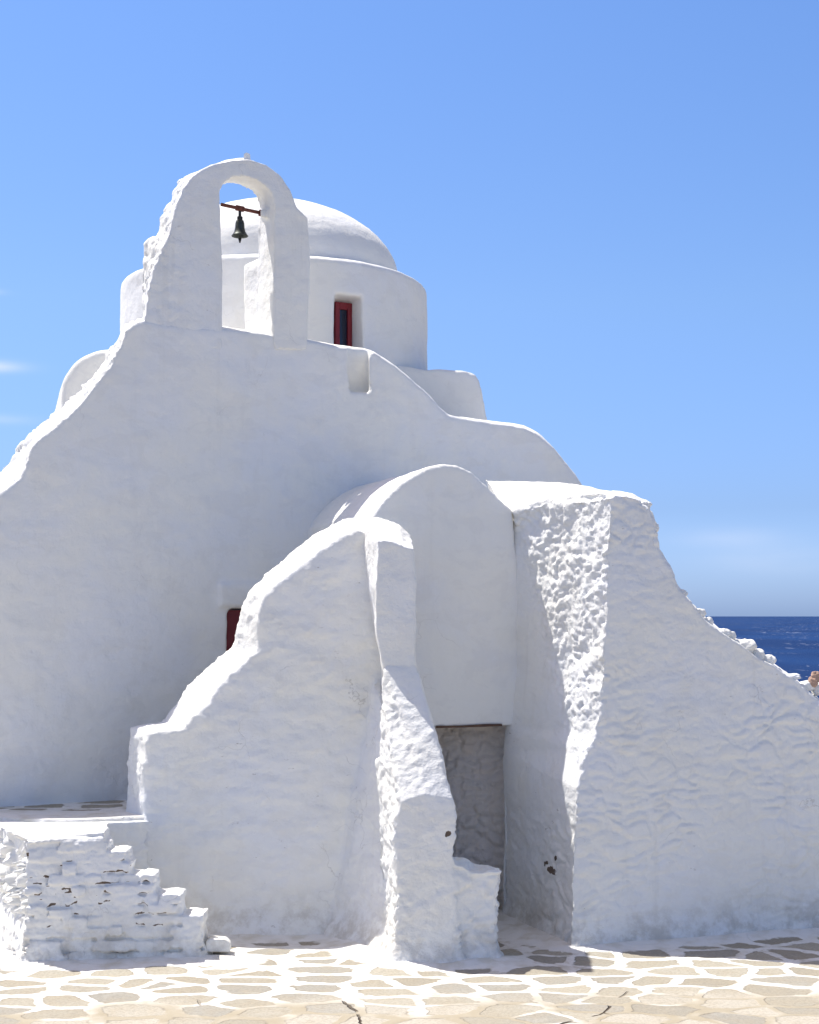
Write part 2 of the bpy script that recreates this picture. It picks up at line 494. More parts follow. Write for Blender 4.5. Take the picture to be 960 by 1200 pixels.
# red framed window in the drum
win = empty('window', wc + Vector((0, 0, 6.1)), '', '')
del win['label']; del win['category']
win.parent = church; win.name = 'window'
def fr(bm, u0, u1, z0, z1, d0=-0.31, d1=-0.255):
    wbox(bm, u0, u1, d0, d1, z0, z1)
bf = bmesh.new()
U0, U1, Z0, Z1 = -0.035, 0.19, 6.0, 6.755
W_ = 0.058
fr(bf, U0, U0 + W_, Z0, Z1); fr(bf, U1 - W_, U1, Z0, Z1); fr(bf, U0 + W_, U1 - W_, Z1 - 0.085, Z1); fr(bf, U0 + W_, U1 - W_, Z0, Z0 + 0.08)
me = mesh_of(bf); o = put('frame', me, M_RED, win, False)
bv = o.modifiers.new('bevel', 'BEVEL'); bv.width = 0.008; bv.segments = 2
bf = bmesh.new(); fr(bf, U0 + .05, U1 - .05, Z0 + .07, Z1 - .07, -0.305, -0.285)
put('pane', mesh_of(bf), M_GLASS, win, False)

# --- bell arch standing on the facade
BF = FAC.back(-0.01); BB = FAC.back(0.46)
af = [(168, 400), (168, 372), (172, 345), (176, 328), (182, 310), (190, 292), (197, 277), (201, 258), (207, 239), (213, 222), (222, 210),
      (236, 199), (251, 191), (272, 186.5), (292, 185.5), (313, 192), (330, 205), (341, 222), (348, 243), (354, 249), (361, 256), (362, 300), (360, 410),
      (322, 410), (320, 385), (322, 320), (322, 262), (323, 243), (319, 228), (312, 219), (300, 211), (286, 207), (272, 208), (263, 214), (258, 224), (258, 240), (259, 257), (260, 320), (261, 410)]
ab = [(165, 400), (164, 372), (166, 350), (166, 335), (166, 308), (167, 286), (184, 273), (185, 256), (198, 239), (203, 225), (212, 208),
      (228, 202), (246, 193), (266, 187), (285, 185), (304, 191), (320, 204), (331, 221), (338, 242), (344, 249), (348, 256), (349, 300), (347, 410),
      (302, 410), (301, 385), (303, 320), (305, 262), (305, 243), (301, 230), (294, 222), (284, 217), (270, 214), (258, 215), (250, 220), (245, 228), (244, 240), (244, 257), (244, 320), (245, 410)]
b1 = bmesh.new(); loft(b1, [BF(*p) for p in af], [BB(*p) for p in ab])
# the right pier is thicker towards its foot
pf = [(322, 405), (322, 302), (345, 300), (346, 405)]; pb = [(286, 405), (287, 312), (310, 300), (312, 405)]
b2 = bmesh.new(); loft(b2, [FAC.back(0.2)(*p) for p in pf], [FAC.back(0.80)(*p) for p in pb])
# ledge that carries the bell bar
b3 = bmesh.new(); lf = [(306, 246), (330, 246), (330, 255), (306, 255)]
loft(b3, [FAC.back(0.16)(*p) for p in lf], [FAC.back(0.44)(*p) for p in lf])
def rough_arch(co, no):
    h = plaster_relief(0.8, 140.0)(co, no)
    s, j = stones(co, 0.26, 0.16, 0.018, 3.0, 0.4, 0.5)
    w = sstep(-2.1, -2.5, co[:, 0]) * (0.35 + 0.9 * sstep(-0.2, -0.5, no[:, 0]))
    return h + s * w
bell_arch = bake('bell_arch', [b1, b2, b3], M_WALL, church, 0.02, 1, rough_arch)
# stump of a cross on the crown of the arch
b1 = bmesh.new(); q = BF.back(0.2)
hull(b1, [q.back(d)(*p) for d in (0, .09) for p in ((285, 190), (294, 190), (293, 180.5), (289, 178.5), (286, 180))])
put('cross_stump', mesh_of(b1), M_WALL, church, False)

# --- side chapel: barrel vault with the doorway in its front
CH = Plane.px(597, 15.15, 19, 0.02, 0.0)
CB = CH.back(0.55)
arc = [(438, 604), (448, 590), (460, 577), (473, 566), (487, 557), (503, 549), (520, 545.5), (535, 546.5), (552, 553), (568, 567), (580, 580), (590, 590), (600, 597)]
cf = [(440, 1140)] + arc + [(610, 700), (610, 851), (508, 852), (508, 1140)]
b1 = bmesh.new()
cfp = [CH(*p) for p in cf]; prism(b1, cfp, Vector((-0.36, 0.93, 0)) * 0.62)
vault = [CH(*p) for p in ([(440, 1140)] + arc + [(604, 1140)])]
vb = [p + Vector((-0.36, 0.93, 0)) * 0.6 for p in vault]
# the vault runs back to the facade above the door room
up = [CH(438, 830)] + [CH(*p) for p in arc] + [CH(602, 830)]
b2 = bmesh.new(); prism(b2, [p + Vector((-0.36, 0.93, 0)) * 0.3 for p in up], Vector((-0.36, 0.93, 0)) * 3.4)
# closed sides of the lower room
lw = [CH(*p) for p in ((440, 1140), (440, 820), (508, 820), (508, 1140))]
b3 = bmesh.new(); prism(b3, [p + Vector((-0.36, 0.93, 0)) * 0.3 for p in lw], Vector((-0.36, 0.93, 0)) * 3.2)
bake('side_chapel', [b1, b2, b3], M_SMOOTH, church, 0.024, 3, plaster_relief(0.8, 160.0))
# rough wall seen inside the doorway
D2 = Plane.px(560, 15.72, -14, 0.0)
b1 = bmesh.new(); prism(b1, [D2(*p) for p in ((440, 1120), (440, 820), (640, 820), (640, 1120))], (0, 0.5, 0))
def inner_relief(co, no):
    s, j = stones(co, 0.17, 0.10, 0.035, 9.0, 0.14, 0.28)
    return s + fbm(co, 13, 4, 0.6) * 0.010
bake('inner_wall', [b1], M_DARKROOM, church, 0.022, 1, inner_relief)
b1 = bmesh.new()
loft(b1, [CH.back(-0.012)(*p) for p in ((511, 850.5), (540, 850.2), (566, 848.5), (588, 848.2), (589, 851), (568, 851.8), (545, 852.6), (511, 853.4))], [CH.back(0.5)(*p) for p in ((511, 850.5), (540, 850.2), (566, 848.5), (588, 848.2), (589, 851), (568, 851.8), (545, 852.6), (511, 853.4))])
put('lintel', mesh_of(b1), M_WOOD, church, False)
# dark red door leaf in the facade, half hidden by the stepped wall
door = bmesh.new()
dpx = [(265.5, 715), (329, 715), (329, 846), (262, 846)]
loft(door, [FAC.back(0.05)(*p) for p in dpx], [FAC.back(0.11)(*p) for p in dpx])
put('door', mesh_of(door), M_DRED, church, False)
adopt(church); adopt(win)

# ================================================================== STEPPED BUTTRESS WALL with its spine and foot
butt = empty('buttress_wall', (-0.5, 14.2, 0), 'free curving whitewashed buttress wall with bright stepped ridge, in front of the facade', 'wall')
DP = Plane.px(300, 14.40, 2, 0.03, 0.0)
DB = Plane.px(300, 14.85, 2, 0.02, 0.0)
df_ = [(452, 1150), (452, 640), (430, 626), (417, 623), (400, 631), (367, 654), (340, 676), (312, 697), (304, 715), (302, 763), (272, 791), (243, 826), (213, 856), (173, 858), (169, 900), (170, 1000), (168, 1150)]
db_ = [(470, 1150), (470, 620), (448, 604), (430, 603), (407, 605), (366, 628), (322, 664), (292, 693), (281, 722), (271, 760), (241, 781), (214, 814), (188, 846), (153, 851), (150, 900), (147, 1000), (147, 1150)]
b1 = bmesh.new(); loft(b1, [DP(*p) for p in df_], [DB(*p) for p in db_])
# the wall swells forward to the right, into the buttress foot
bw = bmesh.new(); hull(bw, [P(378, 1135, 14.45), P(418, 1150, 14.05), P(458, 1155, 13.62), P(460, 1120, 14.5), P(405, 1000, 14.45), P(426, 960, 14.28), P(450, 960, 13.98), P(437, 800, 14.42), P(443, 830, 14.28), P(450, 830, 14.15), P(448, 790, 14.6)])
def wall_relief(co, no):
    h = plaster_relief(1.1, 200.0)(co, no)
    q = co * np.array((1, 1, 2.0))
    h = h + fbm(q, 3.2, 3, 0.55) * 0.016
    # lips of old coats
    c = np.abs(fbm(q, 1.5, 4, 0.55, 9.0)); h = h + 0.012 * np.clip(1 - c * 9, 0, 1)
    # spreads at the foot into the paving
    h = h + 0.10 * np.clip(1 - co[:, 2] / 0.28, 0, 1) ** 2 * (np.abs(no[:, 2]) < 0.7)
    return h
bake('stepped_wall', [b1, bw], M_WALL, butt, 0.024, 3, wall_relief)
# spine
GP = Plane.px(460, 13.86, 3, 0.0, 0.0)
GB = Plane.px(440, 14.60, 0, 0.0, 0.0)
gf = [(450, 790), (440, 745), (440, 690), (442, 642), (441, 632), (450, 631), (462, 634), (473, 639), (487, 643), (488, 700), (487, 790)]
gb = [(450, 790), (438, 745), (430, 690), (425, 640), (426, 612), (440, 604), (452, 607), (468, 613), (482, 628), (485, 700), (485, 790)]
b1 = bmesh.new(); loft(b1, [GP(*p) for p in gf], [GB(*p) for p in gb])
b2 = bmesh.new(); loft(b2, [P(px, py, 14.3) for px, py in ((447, 660), (482, 660), (482, 1100), (447, 1100))], [P(px, py, 15.3) for px, py in ((449, 690), (480, 690), (480, 1040), (449, 1040))])
bake('buttress_spine', [b1, b2], M_ROUGH, butt, 0.02, 2, plaster_relief(1.0, 230.0))
# foot
HP = Plane.px(500, 13.20, 0, 0.02, 0.0)
HB = Plane.px(460, 13.86, 0, 0.0, 0.0)
hf = [(456, 1150), (461, 1100), (465, 1060), (461, 1010), (460, 975), (468, 940), (500, 930), (530, 935), (536, 965), (534, 1010), (538, 1080), (545, 1150)]
hb = [(445, 1150), (447, 1100), (449, 1060), (447, 1000), (442, 905), (446, 800), (450, 778), (489, 779), (505, 830), (515, 900), (530, 1080), (538, 1150)]
b1 = bmesh.new(); loft(b1, [HP(*p) for p in hf], [HB(*p) for p in hb])
# pinched shoulder that hangs over the upper foot on its left
b2 = bmesh.new(); hull(b2, [P(*p) for p in ((443, 905, 13.75), (444, 935, 13.7), (452, 880, 13.75), (475, 930, 13.42), (470, 950, 13.4), (448, 950, 13.6), (450, 900, 14.0), (480, 915, 14))])
h2f = [(520, 1150), (522, 1015), (540, 1012), (556, 1022), (575, 1021), (588, 1021), (589, 1032), (585, 1045), (586, 1062), (583, 1080), (583, 1150)]
h2b = [(520, 1150), (522, 1008), (540, 1006), (552, 1012), (575, 1014), (586, 1016), (587, 1032), (583, 1045), (584, 1062), (581, 1080), (581, 1150)]
H2 = Plane.px(550, 13.25, 0, 0.0, 0.0)
b3 = bmesh.new(); loft(b3, [H2(*p) for p in h2f], [H2.back(0.45)(*p) for p in h2b])
b4 = bmesh.new(); hull(b4, [P(px, py, y) for y in (13.4, 13.7) for (px, py) in ((530, 1004), (545, 1005), (554, 1009), (553, 1025), (530, 1035))])
def foot_relief(co, no):
    h = plaster_relief(1.0, 250.0)(co, no) * (1 - 0.5 * sstep(0.15, 0.5, no[:, 2]))
    s, j = stones(co, 0.30, 0.16, 0.012, 13.0, 0.5, 0.6)
    s2, j2 = stones(co, 0.14, 0.10, 0.007, 23.0, 0.5, 0.5)
    low = sstep(2.7, 2.2, co[:, 2])
    left = 0.45 + 0.5 * sstep(1.3, 0.9, co[:, 2]) + 0.9 * sstep(-0.1, -0.5, no[:, 0]) - 0.2 * sstep(0.2, 0.6, no[:, 2])
    s5, j5 = stones(co, 0.26, 0.12, 0.03, 113.0, 0.4, 0.35)
    h = h + s5 * sstep(0.36, 0.42, co[:, 0]) * 0.8
    h = h + (s + s2) * low * left * 0.8
    h = h + fbm(co, 3.0, 4, 0.5) * 0.006
    h = h + fbm(co, 12, 3, 0.6) * 0.004 + 0.07 * np.clip(1 - co[:, 2] / 0.22, 0, 1) ** 2 * (np.abs(no[:, 2]) < 0.7)
    return h
foot = bake('buttress_foot', [b1, b2, b3, b4], M_ROUGH, butt, 0.018, 9, foot_relief)
butt['kind'] = 'thing'
bare_spots(foot, [(P(524, 978, 13.25), .05, .045, 1.2), (P(460, 1080, 13.3), .03, .10, .8), (P(470, 1040, 13.25), .02, .03, .9)])
adopt(butt)

# ================================================================== RUBBLE WALL ON THE RIGHT
rw = empty('rubble_wall', (2.5, 14.3, 0), 'thick whitewashed rubble wall stepping down right towards the sea, topped with loose stones', 'wall')
EP = Plane.px(720, 13.92, 19, 0.075, 0.0)
top_e = [(715, 584), (722, 578), (745, 583), (758, 592), (766, 606), (771, 625), (773, 647), (786, 665), (792, 687), (808, 706), (827, 727),
         (847, 742), (867, 754), (887, 769), (905, 778), (920, 788), (938, 800), (950, 812), (975, 830), (1060, 900), (1180, 990)]
ef = [(668, 1150), (669, 1100), (671, 1000), (675, 930), (690, 880), (700, 855), (706, 793), (711, 727)] + top_e + [(1200, 1130)]
top_b = [(706, 578), (718, 573), (741, 577), (756, 585), (765, 600), (769, 621), (771, 643), (784, 661), (790, 683), (806, 702), (825, 723),
         (845, 739), (865, 750), (885, 765), (903, 774), (918, 784), (936, 797), (948, 809), (973, 827), (1058, 897), (1178, 987)]
ebk = [(652, 1150), (653, 1100), (655, 1000), (660, 930), (674, 880), (684, 855), (692, 793), (700, 727)] + top_b + [(1196, 1130)]
EB = EP.back(0.55)
b1 = bmesh.new(); loft(b1, [EP(*p) for p in ef], [EB(*p) for p in ebk])
# pier running back to the side chapel; its left face is the rough sunlit one
corner = [(715, 582), (711, 727), (706, 793), (700, 855), (690, 880), (676, 925), (671, 1000), (669, 1100), (668, 1150)]
inner = [(598, 597), (597, 727), (595, 793), (593, 855), (592, 880), (589, 930), (587, 1000), (586, 1100), (585, 1150)]
CX = CH.back(0.12)
b2 = bmesh.new()
fr_ = [EP(*p) for p in corner]; bk_ = [CX(*p) for p in inner]
far = Vector((0.75, 0.9, 0))
# left skin pushed out to make a solid: front strip / back strip
loftf = fr_ + [p + Vector((0.32, 0.16, 0)) for p in fr_[::-1]]
loftb = bk_ + [p + Vector((0.75, 0.3, 0.0)) for p in bk_[::-1]]
loft(b2, loftf, loftb)
# sunlit sloping roof between pier and vault
b3 = bmesh.new()
tp = [P(601, 600, 15.22), P(650, 582, 14.9), P(706, 577, 14.46), P(740, 580, 14.75), P(690, 572, 17.6), P(655, 566, 17.4), P(566, 560, 16.6), P(578, 578, 16.0)]
hull(b3, tp + [Vector((p.x, p.y, p.z - 0.35)) + Vector((0.1, 0.1, 0)) for p in tp])
def E_relief(co, no):
    h = fbm(co + 300.0, 0.7, 2) * 0.03
    q = co * np.array((1, 1, 2.6))
    front = fbm(q, 3.0, 4, 0.55) * 0.008 + 0.003 * np.clip(1 - np.abs(fbm(q, 1.6, 4, 0.55, 3.0)) * 9, 0, 1)
    s1, j = stones(co, 0.30, 0.11, 0.013, 33.0, 0.22, 0.30)
    front = front + s1 * (0.4 + 0.9 * sstep(-0.2, 0.3, fbm(co, 0.9, 2, 0.5, 77.0)))
    front = front + fbm(q, 14.0, 3, 0.6) * 0.0045
    s2, j2 = stones(co, 0.15, 0.080, 0.010, 43.0, 0.35, 0.35)
    s4, j4 = stones(co, 0.36, 0.17, 0.014, 83.0, 0.5, 0.5)
    rid = 1 - np.abs(fbm(co * np.array((1, 1, 1.7)), 4.2, 5, 0.62, 8.0)) * 3.2
    side = s2 + s4 + np.clip(rid, -0.6, 1) * 0.006 + fbm(co, 2.5, 2, 0.5, 90.0) * 0.03 + fbm(co * np.array((1, 1, 1.6)), 15, 4, 0.7) * 0.0070
    xl = 1.0 + 0.57 * np.clip((4.05 - co[:, 2]) / 2.6, 0, 1.3)          # shadow line on the pier; relief is flattened on its shaded side
    side = side * (0.18 + 0.82 * sstep(-0.03, 0.06, co[:, 0] - xl + fbm(co, 5, 2) * 0.02))
    w = sstep(-0.30, -0.62, no[:, 0]) * sstep(0.9, 1.5, co[:, 2])
    edge = sstep(0.5, 0.8, no[:, 2])
    h = h + (front * (1 - w) + side * w) * (1 - 0.6 * edge)
    smoothside = sstep(-0.30, -0.62, no[:, 0]) * (1 - sstep(0.9, 1.5, co[:, 2]))
    h = h + (0.8 * side - 0.045) * smoothside
    h = h + 0.05 * np.clip(1 - co[:, 2] / 0.26, 0, 1) ** 2 * (np.abs(no[:, 2]) < 0.7)
    return h
wallm = bake('wall_masonry', [b1, b2, b3], M_WALL, rw, 0.019, 1, E_relief)
# stones bedded along the top
def stone(name, px, py, y, sx, sz, mat, parent, seed):
    rnd = random.Random(seed)
    bm = bmesh.new(); bmesh.ops.create_icosphere(bm, subdivisions=4, radius=1.0)
    c = P(px, py, y)
    off = Vector((seed * 3.1, seed * 1.7, 0))
    for v in bm.verts:
        n = v.co.normalized()
        d = Vector((max(-.9, min(.9, n.x)), max(-.88, min(.88, n.y)), max(-.8, min(.85, n.z))))
        v.co = d
    me = mesh_of(bm); n = len(me.vertices)
    co = np.empty(n * 3); me.vertices.foreach_get('co', co); co = co.reshape(-1, 3)
    r = 1 + fbm(co + seed * 9.3, 0.9, 3) * 0.28 + fbm(co + seed * 5.1, 3.5, 2) * 0.07
    co = co * r[:, None] * np.array((sx, sx * 0.9, sz))
    a = rnd.uniform(-.5, .5); ca, sa = math.cos(a), math.sin(a)
    co = co @ np.array(((ca, 0, sa), (0, 1, 0), (-sa, 0, ca))).T
    me.vertices.foreach_set('co', (co + np.array(c)).ravel()); me.update()
    return put(name, me, mat, parent)
cs = [(798, 690, .085, .05), (806, 702, .07, .05), (820, 712, .075, .055), (831, 722, .06, .045), (848, 735, .085, .05), (859, 738, .05, .045),
      (874, 751, .105, .085), (889, 761, .075, .07), (902, 767, .075, .065), (912, 780, .05, .04), (926, 787, .11, .04), (947, 797, .09, .06), (962, 800, .08, .08),
      (755, 586, .09, .055), (738, 578, .09, .035), (768, 612, .05, .05), (973, 818, .10, .07), (990, 832, .1, .08), (1010, 850, .12, .08)]
for i, (px, py, sx, sz) in enumerate(cs):
    yy = EP(px, py).y + 0.17
    mat = M_ROUGH
    o = stone('coping_stone', px - 2, py + 7, yy, sx, sz, mat, rw, i + 1)
for i, (px, py, sx, sz) in enumerate([(954, 796, .045, .06), (958, 789, .05, .06)]):
    o = stone('coping_stone', px - 1, py + 4, EP(px, py).y + 0.10, sx, sz, M_BROWNSTONE, rw, i + 50)
    o['label'] = 'bare pinkish brown stone without whitewash'
# broken patch in the left face of the pier where stone shows
rw['kind'] = 'thing'
bare_spots(wallm, [(P(642, 1018, 14.35), .13, .08, 1.15), (P(652, 1005, 14.3), .05, .06, 1.0), (P(735, 1062, 13.9), .03, .05, .7), (P(745, 588, 14.3), .05, .03, .8), (P(858, 762, 14.3), .05, .012, .9), (P(856, 770, 14.3), .04, .010, .8), (P(667, 1085, 14.1), .02, .12, .8)])
adopt(rw)

# ================================================================== STAIRCASE AND ITS LANDING
st = empty('staircase', (-3, 14, 0), 'whitewashed rubble staircase of five steps rising to a paved landing on the left', 'stairs')
SP = Plane.px(135, 13.28, 5, 0.03, 0.0)
ZT = SP(100, 978).z
sf = [(30, 1160), (31, 1100), (28, 1040), (30, 983), (60, 981), (122, 975), (126, 997), (150, 999), (153, 1025), (181, 1027), (184, 1048), (212, 1050), (215, 1073), (238, 1075), (240, 1110), (240, 1160)]
b1 = bmesh.new(); zt0 = SP(30, 983).z
SQ = SP.back(0.030)
prism(b1, [SQ(*p) for p in sf], (-0.02, 0.30, 0))
rs = random.Random(5)
rows = [-0.08, 0.10, 0.21, 0.31, 0.41, 0.50, 0.595, 0.68, 0.765, 0.865, 0.971, 1.05, zt0 - 0.012]
def right_px(z):
    for lim, px in ((0.21, 240), (0.41, 239), (0.595, 213), (0.765, 184), (0.971, 152), (9, 125)):
        if z < lim: return px
def slab(x0, x1, z0, z1, out, depth=0.26):
    bs = bmesh.new(); k = []
    n_ = 5
    top = [(x0 + (x1 - x0) * i / n_, z1 - 0.006 + rs.uniform(-.007, .005)) for i in range(n_ + 1)]
    bot = [(x0 + (x1 - x0) * i / n_, z0 + 0.005 + rs.uniform(-.004, .010)) for i in range(n_ + 1)]
    top[0] = (x0 + rs.uniform(.004, .02), top[0][1] - rs.uniform(.0, .015)); top[-1] = (x1 - rs.uniform(.004, .015), top[-1][1] - rs.uniform(0, .012))
    bot[0] = (x0 + rs.uniform(.004, .02), bot[0][1] + rs.uniform(0, .015)); bot[-1] = (x1 - rs.uniform(.004, .02), bot[-1][1] + rs.uniform(0, .015))
    o2 = out + rs.uniform(-.012, .012)
    def yy(x, z, oo): return SPy(x, z) - oo
    ol = top + bot[::-1]
    loft(bs, [Vector((x, yy(x, z, out + (o2 - out) * (x - x0) / (x1 - x0)), z)) for x, z in ol], [Vector((x, yy(x, z, 0) + depth, z)) for x, z in ol])
    return bs
def SPy(x, z):
    return (SP.y * SP.cs - SP.x * SP.sn + x * SP.sn + SP.b * z) / SP.cs
slabs = []
for r0, r1 in zip(rows, rows[1:]):
    zm = (r0 + r1) / 2
    xe = SP(right_px(zm), 722 + (CAMZ - zm) * FPX / 13.3).x + rs.uniform(-.035, .015)
    x = SP(28, 1000).x + rs.uniform(-0.02, 0.03)
    while x < xe - 0.05:
        L = rs.uniform(0.10, 0.42)
        if xe - (x + L) < 0.12: L = xe - x
        d = rs.choice((-0.003, rs.uniform(-0.01, 0.03), rs.uniform(-0.005, 0.035)))
        if abs(x + L - xe) < 1e-6: d = rs.uniform(0.005, 0.02)
        tl = rs.uniform(-.012, .012)
        slabs.append(slab(x, x + L, r0 + tl + rs.uniform(-.008, .006), r1 + (tl + rs.uniform(-.010, .008) if x + L < xe - 1e-6 else 0), d, 0.31 if x + L >= xe - 1e-6 else 0.2))
        x += L
# landing block: its left face runs back-left to the facade
l0 = SP(30, 983)
base = [Vector((l0.x, l0.y, 0)), Vector((SP(122, 978).x, SP(122, 978).y, 0)), Vector((-2.80, 14.27, 0)), Vector((-2.42, 14.40, 0)), Vector((-2.36, 16.6, 0)), Vector((-5.5, 15.6, 0)), Vector((l0.x - 1.05, l0.y + 1.85, 0))]
bl = bmesh.new()
zt = l0.z
loft(bl, [Vector((p.x, p.y, -0.3)) for p in base], [Vector((p.x, p.y, zt)) for p in base])
def courses(co):
    """flat rubble courses: long thin stones in uneven rows"""
    q = co.copy()
    q[:, 2] += fbm(co * np.array((1, 1, 0.4)), 2.6, 3, 0.5, 4.0) * 0.085
    q[:, 0] += fbm(co, 3.5, 2, 0.5, 14.0) * 0.05
    return cells(q / np.array((0.34, 0.34, 0.125)) + 63.0)
def st_relief(co, no):
    F1, F2, idv = courses(co)
    j = sstep(0.0, 0.22, F2 - F1)
    s = (j - 0.8) * 0.030 + (idv - 0.5) * 0.045 * j
    s2, j2 = stones(co, 0.17, 0.13, 0.09, 73.0, 0.4, 0.6)
    lf = sstep(-0.35, -0.6, no[:, 0]) * sstep(-2.9, -3.1, co[:, 0])
    up = sstep(0.6, 0.85, no[:, 2])
    step = sstep(-3.0, -2.7, co[:, 0])
    h = (s2 * lf) * (1 - 0.9 * up)
    h = h * (1 - 0.75 * sstep(0.45, 0.15, co[:, 2]))
    h = h + fbm(co * np.array((1, 1, 1.8)), 5, 5, 0.6) * 0.016 * (1 - 0.7 * up) * (1 - lf)
    h = h - lf * s2 * 0.6 * sstep(0.5, 0.2, co[:, 2])
    h = h + 0.06 * np.clip(1 - co[:, 2] / 0.2, 0, 1) ** 2 * (np.abs(no[:, 2]) < 0.7)
    return h
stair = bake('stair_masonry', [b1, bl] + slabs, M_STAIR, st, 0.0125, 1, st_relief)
me = stair.data; n = len(me.vertices)
co = np.empty(n * 3); me.vertices.foreach_get('co', co); co = co.reshape(-1, 3)
dep = co[:, 1] - (SP.y * SP.cs - SP.x * SP.sn + co[:, 0] * SP.sn + SP.b * co[:, 2]) / SP.cs
nz_ = np.empty(n * 3); me.vertex_normals.foreach_get('vector', nz_); nz_ = nz_.reshape(-1, 3)[:, 2]
bare = sstep(-0.05, -0.30, nz_) * sstep(-0.005, 0.010, dep) * sstep(0.07, 0.05, dep) * sstep(-0.12, 0.02, fbm(co, 2.6, 3, 0.6, 12.0)) * sstep(0.16, 0.28, co[:, 2]) * sstep(zt0 - 0.03, zt0 - 0.10, co[:, 2]) * (0.75 + 0.25 * sstep(-2.5, -2.9, co[:, 0])) * sstep(-3.4, -3.3, co[:, 0])  # dark brown on downward faces inside the slab gaps, broken by noise
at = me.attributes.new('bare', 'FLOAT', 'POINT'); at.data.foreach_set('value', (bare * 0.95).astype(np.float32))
# upper landing pavement, a shallow step above the front strip
def loose_block(name, parent):
    b = bmesh.new(); Q = Plane.px(256, 13.38, 4)
    loft(b, [Q(*p) for p in ((241, 1116), (241, 1104), (247, 1100), (265, 1101), (271, 1106), (270, 1116))],
            [Q.back(0.35)(*p) for p in ((243, 1112), (243, 1101), (248, 1097), (265, 1098), (270, 1103), (270, 1112))])
    return bake(name, [b], M_STAIR, parent, 0.014, 2, lambda c, n_: fbm(c, 5, 3) * 0.012)
loose_block('bottom_step', st)
adopt(st)

